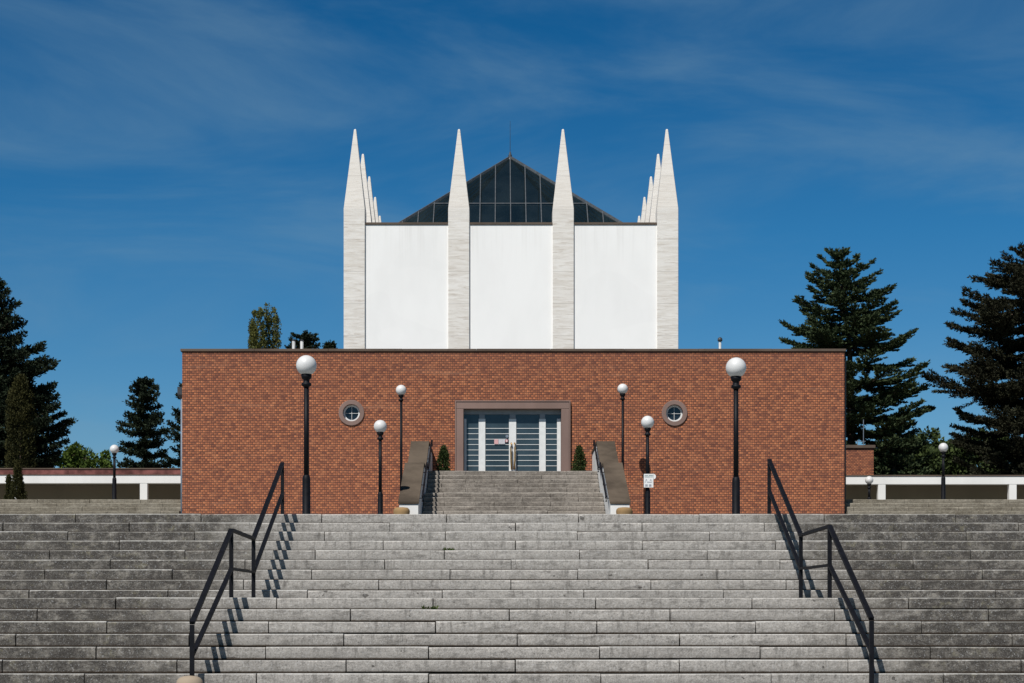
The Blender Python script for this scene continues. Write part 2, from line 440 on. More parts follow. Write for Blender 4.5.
for s, lab in ((-1, 'left sloping white parapet of the porch stair, with brown coping and its inner face in shadow'),
               (1, 'right sloping white parapet of the porch stair, with brown coping and its inner face sunlit')):
    t = thing('parapet_wall', lab, 'parapet', (s*2.83, 48.2, ZT), 'porch stair parapets')
    x0, x1 = 2.575-2.83, 3.085-2.83
    bm = bmesh.new()
    poly = [(0, 0)] + [(y-48.2, z-.09-ZT) for y, z in prof] + [(57.98-48.2, 0)]
    prism_x(bm, poly, x0*s, x1*s); obj('wall', bm, M['white2'], t)
    bm = bmesh.new()
    top = [(y-48.2, z-ZT) for y, z in prof]; bot = [(y-48.2, z-.088-ZT) for y, z in prof]
    top[0] = (-.03, top[0][1]-.012); bot[0] = (-.03, bot[0][1]+.018)
    poly = top + bot[::-1]
    prism_x(bm, poly, (x0-.02)*s, (x1+.025)*s); obj('coping', bm, M['coping_rough'], t)
    # black handrail on the inner face: two lengths, each with brackets
    h = None
    for (ya, za, yb, zb) in ((48.5, 5.62, 51.4, 6.82), (52.5, 6.80, 54.9, 7.86)):
        bm = bmesh.new(); xi = (x0-.10)*s
        tube(bm, [(xi, ya-48.2, za+.03-ZT-.14), (xi, ya-48.2, za+.03-ZT), (xi, yb-48.2, zb+.03-ZT), (xi, yb-48.2+.12, zb-.12-ZT)], .026, 8)
        hr = obj('handrail', bm, M['black'], t)
        bm = bmesh.new()
        for f in (.12, .5, .88):
            y, z = ya+(yb-ya)*f, za+(zb-za)*f
            bar(bm, (xi, y-48.2, z-ZT+.02), (xi, y-48.2, z-ZT-.14), .02); bar(bm, (xi, y-48.2, z-ZT-.13), (x0*s, y-48.2, z-ZT-.13), .02)
        obj('bracket', bm, M['black'], hr)
    # tan clay pot in front of the parapet end
for s, lab in ((-1, 'tan round stoneware tub at the foot of the left porch parapet'), (1, 'tan round stoneware tub at the foot of the right porch parapet')):
    bm = bmesh.new(); h = 5.31-ZT
    lathe(bm, [(.17,0),(.19,.03),(.205,.2),(.215,h-.16),(.222,h-.12),(.215,h-.08),(.205,h-.05),(.16,h-.012),(.06,h),(.01,h+.002)], n=28)
    o = obj('stone_tub', bm, M['tan_clay'], None, True, loc=(s*2.96-.04, 47.85, ZT)); tag(o, lab, 'tub', 'stone tubs at the porch parapets')
# tan round stone head of a bollard low in the left corner
bm = bmesh.new()
lathe(bm, [(.15,0),(.15,.06),(.12,.08),(.118,1.02),(.118,1.10),(.116,1.14),(.105,1.175),(.085,1.195),(.05,1.208),(.005,1.212)], n=32)
zb = wz(675.6, 15.2)
o = obj('bollard', bm, M['tan_stone'], None, True, loc=(wx(189.8, 15.2), 15.2, zb-1.212))
tag(o, 'round topped tan stone bollard just below the left handrail, cut by the lower frame edge', 'bollard')

# ------------------------------------------------------------------ main handrails
def handrail(s, lab):
    t = thing('handrail', lab, 'handrail', (s*3.6, 22.2, 2.25), 'black steel handrails of the main steps')
    def L(x, y, z): return (s*x - s*3.6, y-22.2, z-2.25)
    w = .050
    up = .045 if s > 0 else 0
    A  = (3.63 if s > 0 else 3.585, 26.68); B = (3.60, 23.68); C = (3.71 if s > 0 else 3.67, 22.2); Dn = (3.775, 20.0)
    tops = (4.345, 3.05, 3.07, 1.895); mids = (3.895, 2.61, 2.59, 1.535); foot = (ZP-.01, 2.22, 2.22, edges[16][1]-.01)
    P = (A, B, C, Dn); tops = [q+up for q in tops]; mids = [q+up for q in mids]
    for k, ((x, y), tp, ft) in enumerate(zip(P, tops, foot)):
        bm = bmesh.new(); bar(bm, L(x, y, ft), L(x, y, tp-.02), w*.95); obj('post', bm, M['black'], t)
    for nm, hs in (('top_rail', tops), ('middle_rail', mids)):
        bm = bmesh.new()
        for k in range(3):
            (x, y), (x2, y2) = P[k], P[k+1]
            hh = .036 if nm == 'top_rail' else .032
            bar(bm, L(x, y, hs[k]), L(x2, y2, hs[k+1]), w*(1.15 if nm == 'top_rail' else 1.0), hh)
        obj(nm, bm, M['black'], t)
handrail(-1, 'black steel handrail left of the pale middle of the granite staircase')
handrail(1, 'black steel handrail right of the pale middle of the granite staircase')

# ------------------------------------------------------------------ lamps
def lamp(px, py, d, base, dia, lab, thick, group, pr=.046):
    x, zc = wx(px, d), wz(py, d); r = dia/2
    t = thing('street_lamp', lab, 'lamp', (x, d, base), group); H = zc-base
    bm = bmesh.new(); bmesh.ops.create_uvsphere(bm, u_segments=40, v_segments=24, radius=r, matrix=Matrix.Translation((0,0,H)))
    obj('globe', bm, M['globe'], t, True)
    k = r/.177
    bm = bmesh.new(); zz = H-r
    lathe(bm, [(.05*k, zz-.20*k),(.052*k, zz-.19*k),(.082*k, zz-.175*k),(.088*k, zz-.155*k),(.080*k, zz-.13*k),(.055*k, zz-.115*k),(.052*k, zz-.075*k),(.08*k, zz-.05*k),(.092*k, zz-.02*k),(.092*k, zz+.022*k),(.07*k, zz+.022*k)], n=20)
    obj('collar', bm, M['black'], t, True)
    zt = thick-base
    bm = bmesh.new(); lathe(bm, [(pr, zt-.02),(pr*.93, zz-.18*k)], n=18); obj('pole', bm, M['black'], t, True)
    bm = bmesh.new(); lathe(bm, [(pr*1.9,0),(pr*1.9,.04),(pr*1.55,.06),(pr*1.5, zt-.08),(pr*1.3, zt-.02),(pr*1.02, zt)], n=18); obj('base', bm, M['black'], t, True)
    return t
G = 'black lamp posts with white globes'
lamp(306.4, 365.5, 30.9, ZP, .350, 'tallest black globe lamp on the left, at the head of the granite staircase', wz(475,30.9), G)
lamp(736.0, 367.7, 30.9, ZP, .350, 'tallest black globe lamp on the right, at the head of the granite staircase', wz(477,30.9), G)
lamp(380.3, 426.5, 48.2, ZT, .348, 'medium black globe lamp left of the porch stair, below the round window', wz(492,48.2), G, .047)
lamp(647.6, 422.3, 48.2, ZT, .348, 'medium black globe lamp right of the porch stair carrying a white notice', wz(489,48.2), G, .047)
lamp(401.1, 390.2, 56.4, ZT, .332, 'slim black globe lamp close to the brick wall, rising behind the left porch parapet', 6.0, G, .043)
lamp(622.7, 389.0, 56.4, ZT, .332, 'slim black globe lamp close to the brick wall, rising behind the right porch parapet', 6.0, G, .043)
lamp(114.4, 449.2, 70.5, ZW, .352, 'distant black globe lamp in front of the left white colonnade', wz(477.5,70.5), G, .055)
lamp(943.3, 447.6, 69.5, ZW, .362, 'distant black globe lamp in front of the right white colonnade', wz(476.5,69.5), G, .055)
lamp(869.2, 480.2, 70.5, ZW, .318, 'short globe lamp beside a white post of the right colonnade', wz(497,70.5), G, .05)

# white notice on the right-hand medium lamp
dn = 48.08
t = thing('notice_board', 'white notice with a green heading strapped to the black lamp post', 'notice', (wx(648.6,dn), dn, wz(487.5,dn)))
pxm = dn/F
bm = bmesh.new(); box(bm, -4.8*pxm, 4.8*pxm, -.006, .006, 0, 13.6*pxm, .002); obj('board', bm, M['white_metal'], t)
bm = bmesh.new(); bmesh.ops.create_cone(bm, cap_ends=True, segments=24, radius1=2.8*pxm, radius2=2.8*pxm, depth=.008, matrix=Matrix.Translation((4.6*pxm, .012, 11.0*pxm)) @ Matrix.Rotation(math.pi/2, 4, 'X')); obj('disc', bm, M['white_metal'], t)
inkg = simple('green_grey_print', (.22,.30,.30), .6, 0, .3, 60); ink = simple('grey_print', (.30,.31,.35), .6, 0, .4, 80); inkr = simple('red_print', (.5,.16,.17), .6, 0, .1, 10)
bm = bmesh.new()
for (a, b, z0, z1) in ((-3.9,-.6,11.6,12.3),(.1,4.2,11.6,12.4),(-3.9,2.0,10.2,10.9),(2.4,4.2,10.2,10.9)):
    box(bm, a*pxm, b*pxm, -.008, -.0065, z0*pxm, z1*pxm)
obj('heading', bm, inkg, t)
bm = bmesh.new()
for cx in (-2.3, 2.1):                                       # two small triangle pictograms
    vs = [bm.verts.new((q[0]*pxm, -.0075, q[1]*pxm)) for q in ((cx-1.2,6.9),(cx+1.2,6.9),(cx,8.6))]; bm.faces.new(vs)
for (a, b, z0) in ((-3.9,-2.4,5.6),(-3.9,-3.0,5.0),(-1.8,3.8,5.4),(-1.4,3.0,4.7)):
    box(bm, a*pxm, b*pxm, -.008, -.0065, z0*pxm, (z0+.4)*pxm)
for cx in (-2.2, 1.6):
    box(bm, (cx-1.2)*pxm, (cx+1.2)*pxm, -.008, -.0065, .9*pxm, 3.2*pxm)
obj('print', bm, ink, t)

# ------------------------------------------------------------------ brick building
DB = 58.0
BX0, BX1, BZ1 = wx(182.2, DB), wx(844.3, DB), wz(351.5, DB)
bld = thing('brick_building', 'low flat roofed red brick building with stone framed doors and two round windows', 'building', (0, DB, ZT))
def B(x, y, z): return (x, y-DB, z-ZT)
def wall_grid(bm, x0, x1, z0, z1, holes, y, dep):
    xs = sorted({x0, x1, *[h[0] for h in holes], *[h[1] for h in holes]}); zs = sorted({z0, z1, *[h[2] for h in holes], *[h[3] for h in holes]})
    for a, b in zip(xs, xs[1:]):
        for c, e in zip(zs, zs[1:]):
            if any(h[0]-1e-6 <= a and b <= h[1]+1e-6 and h[2]-1e-6 <= c and e <= h[3]+1e-6 for h in holes): continue
            bm.faces.new([bm.verts.new(B(*q)) for q in ((a,y,c),(b,y,c),(b,y,e),(a,y,e))])
    for h in holes:
        for q in (((h[0],h[2]),(h[0],h[3])),((h[0],h[3]),(h[1],h[3])),((h[1],h[3]),(h[1],h[2])),((h[1],h[2]),(h[0],h[2]))):
            (a, c), (b, e) = q
            bm.faces.new([bm.verts.new(B(*v)) for v in ((a,y,c),(b,y,e),(b,y+dep,e),(a,y+dep,c))])
DX0, DX1, DZ1 = wx(463.6,DB), wx(561.2,DB), wz(409.3,DB)
RW = [(wx(351.5,DB), wz(412.9,DB)), (wx(674.5,DB), wz(413.2,DB))]
holes = [(DX0-.05, DX1+.05, ZD, DZ1+.05)] + [(x-.28, x+.28, z-.28, z+.28) for x, z in RW]
bm = bmesh.new()
wall_grid(bm, BX0, BX1, 3.0, BZ1, holes, DB, .7)
YB = 84.0
for (a, b) in (((BX1,DB),(BX1,YB)),((BX1,YB),(BX0,YB)),((BX0,YB),(BX0,DB))):
    bm.faces.new([bm.verts.new(B(*q)) for q in ((a[0],a[1],3.0),(b[0],b[1],3.0),(b[0],b[1],BZ1),(a[0],a[1],BZ1))])
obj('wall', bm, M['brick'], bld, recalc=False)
bm = bmesh.new(); box(bm, BX0+.02, BX1-.02, DB+.02-DB, YB-.02-DB, BZ1-.5-ZT, BZ1-.2-ZT); obj('roof', bm, M['roofing'], bld)
bm = bmesh.new(); ct = wz(348.9,DB)
cpx = [BX0-.055] + [BX0-.055+(BX1-BX0+.11)*k/9 for k in range(1,9)] + [BX1+.055]
for a, b in zip(cpx, cpx[1:]): box(bm, a+.003, b-.003, -.05, .45, BZ1-ZT+.002, ct-ZT+random.uniform(-.003,.003), .006)
box(bm, BX0-.05, BX0+.4, .452, YB-DB, BZ1-ZT+.002, ct-ZT); box(bm, BX1-.4, BX1+.05, .452, YB-DB, BZ1-ZT+.002, ct-ZT)
obj('coping', bm, M['coping'], bld)
# door surround + doors
FX0, FX1, FZ1 = wx(456.2,DB), wx(569.2,DB), wz(402.0,DB)
bm = bmesh.new()
box(bm, FX0, DX0, -.09, .30, ZD+.003-ZT, DZ1-ZT, .012); box(bm, DX1, FX1, -.09, .30, ZD+.003-ZT, DZ1-ZT, .012); box(bm, FX0, FX1, -.09, .30, DZ1+.002-ZT, FZ1-ZT, .012)
box(bm, FX0-.035, FX0-.001, -.11, .02, ZD+.003-ZT, FZ1-ZT); box(bm, FX1+.001, FX1+.035, -.11, .02, ZD+.003-ZT, FZ1-ZT); box(bm, FX0-.035, FX1+.035, -.11, .02, FZ1+.001-ZT, FZ1+.04-ZT)
obj('door_surround', bm, M['porphyry'], bld)
yd = .20                                                     # door plane behind the wall face
door = None
bm = bmesh.new(); box(bm, DX0, DX1, yd+.02, yd+.05, ZD+.005-ZT, DZ1-ZT)
door = obj('door', bm, M['door_glass'], bld); door['label'] = 'dark glazed double doors with white stiles and thin white bars'
bm = bmesh.new()
zt_m = wz(418.0, DB)
for (a, b) in ((464.0,466.3),(478.6,485.3),(509.0,516.3),(539.3,545.9),(557.2,561.0)):
    box(bm, wx(a,DB), wx(b,DB), yd-.012, yd+.02, ZD+.006-ZT, zt_m-ZT, .004)
fr = obj('stile', bm, M['white_metal'], door)
bm = bmesh.new()
for yy in (427.6,432.9,438.4,443.8,449.2,454.5,459.8,465.2):
    z = wz(yy, DB)
    for (a, b) in ((466.3,478.6),(485.3,509.0),(516.3,539.3),(545.9,557.2)):
        box(bm, wx(a,DB), wx(b,DB), yd+.008, yd+.021, z-.008-ZT, z+.008-ZT)
obj('glazing_bar', bm, M['white_metal'], door)
bm = bmesh.new(); box(bm, DX0, DX1, yd-.035, yd+.019, zt_m+.14-ZT, DZ1-ZT)
for (a, b) in ((478.6,485.3),(509.0,516.3),(539.3,545.9)): box(bm, wx(a,DB)+.02, wx(b,DB)-.02, yd-.03, yd+.018, zt_m+.002-ZT, zt_m+.138-ZT)  # white stile tops painted grey for the lintel's shade
obj('header', bm, M['grey_shaded_frame'], door)
for k, hx in enumerate((511.2, 514.7)):
    bm = bmesh.new(); x = wx(hx, DB); sg = -1 if k == 0 else 1
    tube(bm, [(x, yd-.03, wz(442.5,DB)-ZT), (x, yd-.10, wz(443.2,DB)-ZT), (x+sg*.01, yd-.12, wz(447,DB)-ZT), (x+sg*.006, yd-.12, wz(460,DB)-ZT), (x-sg*.01, yd-.10, wz(467.5,DB)-ZT), (x-sg*.01, yd-.03, wz(468.4,DB)-ZT)], .026, 10)
    obj('handle', bm, M['brass'], door, True)
for (a, b, c, e, m) in ((494.2,498.3,438.6,443.4,'pink'),(498.5,505.0,438.9,443.4,'pale')):
    mt = simple('sticker_'+m, (.62,.36,.36) if m == 'pink' else (.50,.49,.52), .6, 0, .12, 30)
    bm = bmesh.new(); box(bm, wx(a,DB), wx(b,DB), yd-.022, yd-.017, wz(e,DB)-ZT, wz(c,DB)-ZT)
    st = obj('sticker', bm, mt, door)
for (cx, cz, r, m) in ((506.7,440.2,1.5,inkr),(506.7,440.4,.8,M['white_metal']),(507.0,435.6,1.5,M['grey_metal'])):
    bm = bmesh.new(); r2 = r*DB/F
    bmesh.ops.create_cone(bm, cap_ends=True, segments=20, radius1=r2, radius2=r2, depth=.006, matrix=Matrix.Translation((wx(cx,DB), yd-.024-(.006 if r < 1 else 0), wz(cz,DB)-ZT)) @ Matrix.Rotation(math.pi/2, 4, 'X')); obj('sticker', bm, m, door)
# round windows
for x, z in RW:
    bm = bmesh.new(); n = 48; ro, ri, y0, y1 = .415, .27, -.045, .30
    P = []
    for k in range(n):
        c, s_ = math.cos(2*math.pi*k/n), math.sin(2*math.pi*k/n)
        P.append([bm.verts.new((r*c, yy, r*s_)) for r, yy in ((ro,0.004),(ro,y0+.012),(ro-.012,y0),(ri+.012,y0),(ri,y0+.012),(ri,y1))])
    for k in range(n):
        for j in range(5): bm.faces.new((P[k][j], P[k][j+1], P[(k+1)%n][j+1], P[(k+1)%n][j]))
    w = obj('window', bm, M['porphyry'], bld, loc=(x, 0, z-ZT))
    bm = bmesh.new(); P = []
    for k in range(n):
        c, s_ = math.cos(2*math.pi*k/n), math.sin(2*math.pi*k/n)
        P.append([bm.verts.new((r*c, yy, r*s_)) for r, yy in ((.268,.10),(.215,.10),(.215,.15))])
    for k in range(n):
        for j in range(2): bm.faces.new((P[k][j], P[k][j+1], P[(k+1)%n][j+1], P[(k+1)%n][j]))
    box(bm, -.214, .214, .115, .14, -.0055, .0055); box(bm, -.0055, .0055, .113, .142, -.214, .214)
    obj('frame', bm, M['white_metal'], w)
    bm = bmesh.new(); bmesh.ops.create_cone(bm, cap_ends=True, segments=40, radius1=.262, radius2=.262, depth=.02, matrix=Matrix.Translation((0,.165,0)) @ Matrix.Rotation(math.pi/2, 4, 'X')); obj('pane', bm, M['win_glass'], w)
# downpipes at both corners
for x, m, hop in ((BX0-.035, M['grey_metal'], True), (BX1+.04, M['dark_metal'], False)):
    bm = bmesh.new(); zt = wz(398 if hop else 353, DB)
    tube(bm, [(x, .16, ZT-ZT), (x, .16, zt-ZT)], .045, 10); dp = obj('downpipe', bm, m, bld, True)
    if hop:
        bm = bmesh.new(); z0, z1 = wz(398,DB)-ZT, wz(386.5,DB)-ZT
        vs = []
        for (r, z) in ((.05,z0),(.11,z0+.12),(.11,z1)):
            vs.append([bm.verts.new((x-.02+i*r, .16+j*r, z)) for i, j in ((-1,-1),(1,-1),(1,1),(-1,1))])
        for A_, B_ in zip(vs, vs[1:]):
            for k in range(4): bm.faces.new((A_[k], A_[(k+1)%4], B_[(k+1)%4], B_[k]))
        bm.faces.new(vs[0][::-1]); bm.faces.new(vs[-1]); obj('hopper', bm, M['dark_metal'], dp)
# roof vents
for (px, ytop, cap, dv) in ((293.6,341.0,False,61.5),(301.8,341.2,False,61.5),(720.0,339.5,True,62.0)):
    bm = bmesh.new(); r = .055 if not cap else .045
    lathe(bm, [(r, 0),(r, wz(ytop,dv)-BZ1+.25)], n=16)
    vp = obj('vent_pipe', bm, M['vent_metal'], bld, True, loc=(wx(px,dv), dv-DB, BZ1-.25-ZT))
    bm = bmesh.new(); zc = wz(ytop,dv)-BZ1+.25
    if cap: lathe(bm, [(.075,zc-.06),(.085,zc-.03),(.075,zc+.04),(.03,zc+.075)], n=16)
    else: lathe(bm, [(.065,zc+.004),(.068,zc+.02),(.05,zc+.045)], n=16)
    obj('cap', bm, M['dark_metal'], vp, True)
# small rods on the roof edge
for px, y in ((322.0,346.0),(330.0,344.6)):
    pass

# ------------------------------------------------------------------ white tower with travertine pylons
DT = 66.0
SP = 3.832; HB = SP*1.5; PW = .777; DSP = 3.35
ZR = BZ1-.2; ZS = wz(208.5, DT); ZTIP = wz(129.3, DT+.39); ZPN = wz(224.2, DT); ZC = wz(222.0, DT)
tw = thing('tower', 'square white tower with pointed travertine pylons and a glass pyramid roof behind the brick building', 'tower', (0, DT, ZR))
cyc = DT + PW/2 + 2*DSP
yF, yK = DT + .085, DT + PW + 4*DSP - .085
xE = HB + PW/2 - .085
bm = bmesh.new()
box(bm, -xE+.0, xE, yF-DT, yK-DT, 0, ZPN-ZR); obj('wall', bm, M['white'], tw)
bm = bmesh.new()
def cope_run(a, b):
    box(bm, a+PW/2+.006, b-PW/2-.006, yF-.035-DT, yF+.3-DT, ZPN-ZR+.002, ZC-ZR, .005)
for k in range(3): cope_run(-HB+k*SP, -HB+(k+1)*SP)
for s in (-1, 1):
    for k in range(4):
        y0 = PW + k*DSP + .006; y1 = (k+1)*DSP - .006
        box(bm, *(sorted((s*(xE+.035), s*(xE-.3)))), y0, y1, ZPN-ZR+.002, ZC-ZR, .005)
for k in range(3):
    a, b = -HB+k*SP, -HB+(k+1)*SP
    box(bm, a+PW/2+.006, b-PW/2-.006, yK-.3-DT, yK+.035-DT, ZPN-ZR+.002, ZC-ZR, .005)
obj('coping', bm, M['coping'], tw)
def pylon(x, y):
    bm = bmesh.new(); h = PW/2; tp = .042
    lv = [(h, 0), (h, ZS-ZR), (tp, ZTIP-ZR-.03), (tp*.45, ZTIP-ZR)]
    R = [[bm.verts.new((i*r, j*r, z)) for i, j in ((-1,-1),(1,-1),(1,1),(-1,1))] for r, z in lv]
    for A_, B_ in zip(R, R[1:]):
        for k in range(4): bm.faces.new((A_[k], A_[(k+1)%4], B_[(k+1)%4], B_[k]))
    bm.faces.new(R[0][::-1]); bm.faces.new(R[-1])
    bmesh.ops.bevel(bm, geom=[e for e in bm.edges if abs(e.verts[0].co.z-e.verts[1].co.z) > .5], offset=.012, segments=1, affect='EDGES')
    obj('pylon', bm, M['travertine'], tw, loc=(x, y-DT, 0))
for k in range(4):
    pylon(-HB+k*SP, DT+PW/2); pylon(-HB+k*SP, DT+PW/2+4*DSP)
for k in range(1, 4):
    for s in (-1, 1): pylon(s*(HB-.03), DT+PW/2+k*DSP)
# glass pyramid
AZ = wz(157.5, cyc); WB = 5.05; ZB = ZPN-.02
sky = None
bm = bmesh.new()
ap = bm.verts.new((0, cyc-DT, AZ-ZR)); cs = [bm.verts.new((i*WB, cyc-DT+j*WB, ZB-ZR)) for i, j in ((-1,-1),(1,-1),(1,1),(-1,1))]
for k in range(4): bm.faces.new((cs[k], cs[(k+1)%4], ap))
sky = obj('skylight', bm, M['skyglass'], tw); sky['label'] = 'dark glass pyramid roof with metal glazing bars'
bm = bmesh.new()
def slope_pt(u, v):                                          # u along the eaves, v up the slope (0..1)
    return Vector((u, cyc-DT-WB*(1-v), ZB-ZR + (AZ-ZB)*v))
st = .592; nb = 2*(int(WB/st)+1)
def face_rot(p, q):
    c = Vector((0, cyc-DT, 0)); a = q*math.pi/2
    r = p - c; return Vector((r.x*math.cos(a)-r.y*math.sin(a), r.x*math.sin(a)+r.y*math.cos(a), r.z)) + c
for q in range(4):
    for k in range(-nb//2+1, nb//2):
        u = k*st; vmax = 1-abs(u)/WB
        if vmax < .03: continue
        bar(bm, face_rot(slope_pt(u, 0)+Vector((0,-.03,.02)), q), face_rot(slope_pt(u, vmax)+Vector((0,-.03,.02)), q), .034, .05)
    v = .40
    bar(bm, face_rot(slope_pt(-WB*(1-v), v)+Vector((0,-.035,.02)), q), face_rot(slope_pt(WB*(1-v), v)+Vector((0,-.035,.02)), q), .035)
    bar(bm, face_rot(slope_pt(-WB, 0)+Vector((0,0,.03)), q), face_rot(Vector((0,cyc-DT,AZ-ZR+.02)), q), .085, .09)
obj('glazing_bar', bm, M['glaz_metal'], sky)
bm = bmesh.new()
lathe(bm, [(.13,AZ-ZR-.12),(.08,AZ-ZR+.02),(.07,AZ-ZR+.10),(.05,AZ-ZR+.13),(.03,AZ-ZR+.22),(.012,AZ-ZR+.24),(.006,wz(121,cyc)-ZR)], c=(0, cyc-DT, 0), n=12)
obj('lightning_rod', bm, M['dark_metal'], sky)
# things glimpsed through the glass: inner luminous ceiling frame and a hanging lamp cone
bm = bmesh.new()
for yy in (cyc-1.6, cyc+1.6): bar(bm, (-4.0, yy-DT, ZB+1.05-ZR), (4.0, yy-DT, ZB+1.05-ZR), .16, .22)
for k in range(-2, 3): bar(bm, (k*1.3, cyc-2.4-DT, ZB+.7-ZR), (k*1.3, cyc+2.4-DT, ZB+.7-ZR), .1, .14)
obj('inner_truss', bm, M['white_metal'], sky)

# ------------------------------------------------------------------ park flights and colonnades beside the building
for s, lab in ((-1, 'pale lichened stone steps left of the brick building, rising to the colonnade lawn'), (1, 'stone steps right of the brick building, partly in its shadow')):
    x0, x1 = (-38, BX0-.09) if s < 0 else (BX1+.10, 38)
    t = thing('staircase', lab, 'staircase', ((x0+x1)/2, 55.4, ZT), 'side steps beside the brick building'); xm = (x0+x1)/2
    for k in range(12):
        z = ZT + (ZW-ZT)/12*(k+1); d = 58.85 - .3*(11-k)
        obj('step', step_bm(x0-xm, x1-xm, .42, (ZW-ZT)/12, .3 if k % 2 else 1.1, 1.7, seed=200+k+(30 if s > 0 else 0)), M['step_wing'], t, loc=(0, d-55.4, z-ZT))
DC = 82.0
for s, lab in ((-1, 'low white colonnade with a red roof edge, left of the brick building'), (1, 'low white colonnade with a dark roof edge, right of the brick building')):
    t = thing('colonnade', lab, 'colonnade', (s*19.5, DC, ZW), 'white colonnades flanking the brick building')
    yt, yb = (475.2, 483.3) if s < 0 else (476.3, 484.3)
    zt, zb = wz(yt, DC), wz(yb, DC)
    xa, xb = 9.6, 38.0
    X = lambda v: s*v - s*19.5
    bm = bmesh.new(); box(bm, *sorted((X(xa), X(xb))), 0, .34, zb-ZW, zt-ZW, .01); obj('beam', bm, M['white2'], t)
    bases = (-16.66, -22.63, -28.6, -34.57) if s < 0 else (16.98, 22.95, 28.92, 34.89)
    for bx in bases:
        bm = bmesh.new(); box(bm, abs(bx)*s-s*19.5-.17, abs(bx)*s-s*19.5+.17, .008, .33, 0, zb-ZW-.002, .01); obj('post', bm, M['white2'], t)
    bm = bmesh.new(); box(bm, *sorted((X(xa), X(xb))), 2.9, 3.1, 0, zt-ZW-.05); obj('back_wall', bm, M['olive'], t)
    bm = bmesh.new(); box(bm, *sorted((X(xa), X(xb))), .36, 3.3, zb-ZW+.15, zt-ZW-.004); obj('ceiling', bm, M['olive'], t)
    bm = bmesh.new()
    if s < 0:
        z1 = wz(469.2, DC)
        box(bm, *sorted((X(xa), X(xb))), -.012, 3.4, zt-ZW+.035, z1-ZW); 
        ro = obj('roof', bm, M['redroof'], t)
        bm = bmesh.new()
        box(bm, *sorted((X(xa), X(xb))), -.025, 3.45, zt-ZW+.003, zt-ZW+.034); box(bm, *sorted((X(xa), X(xb))), -.045, 3.45, z1-ZW+.002, z1-ZW+.05)
        obj('edging', bm, M['coping'], ro)
    else:
        box(bm, *sorted((X(xa), X(xb))), -.03, 3.4, zt-ZW+.003, zt-ZW+.06); obj('roof', bm, M['coping'], t)
# brick stair head behind the right colonnade
dk = 88.0
t = thing('brick_annex', 'small flat topped red brick block standing behind the right colonnade', 'annex', (14.5, dk, ZW))
xr = wx(873.6, dk); z1 = wz(448.2, dk)
bm = bmesh.new(); box(bm, 11-14.5, xr-14.5, 0, 5, 0, z1-ZW); obj('wall', bm, M['brick'], t)
bm = bmesh.new(); box(bm, 10.9-14.5, xr+.08-14.5, -.08, 5.08, z1-ZW+.002, z1-ZW+.15, .01); obj('coping', bm, M['coping'], t)
bm = bmesh.new()
ax_ = wx(867.6, dk)-14.5; zt = wz(417, dk)-ZW
tube(bm, [(ax_, 1.0, z1-ZW+.14), (ax_, 1.0, zt)], .02, 6)
bar(bm, (ax_-.3, 1.0, z1-ZW+.5), (ax_-.3, 1.0, z1-ZW+.15), .03); bar(bm, (ax_-.42, 1.0, z1-ZW+.45), (ax_+.1, 1.0, z1-ZW+.45), .025)
obj('antenna', bm, M['grey_metal'], t)

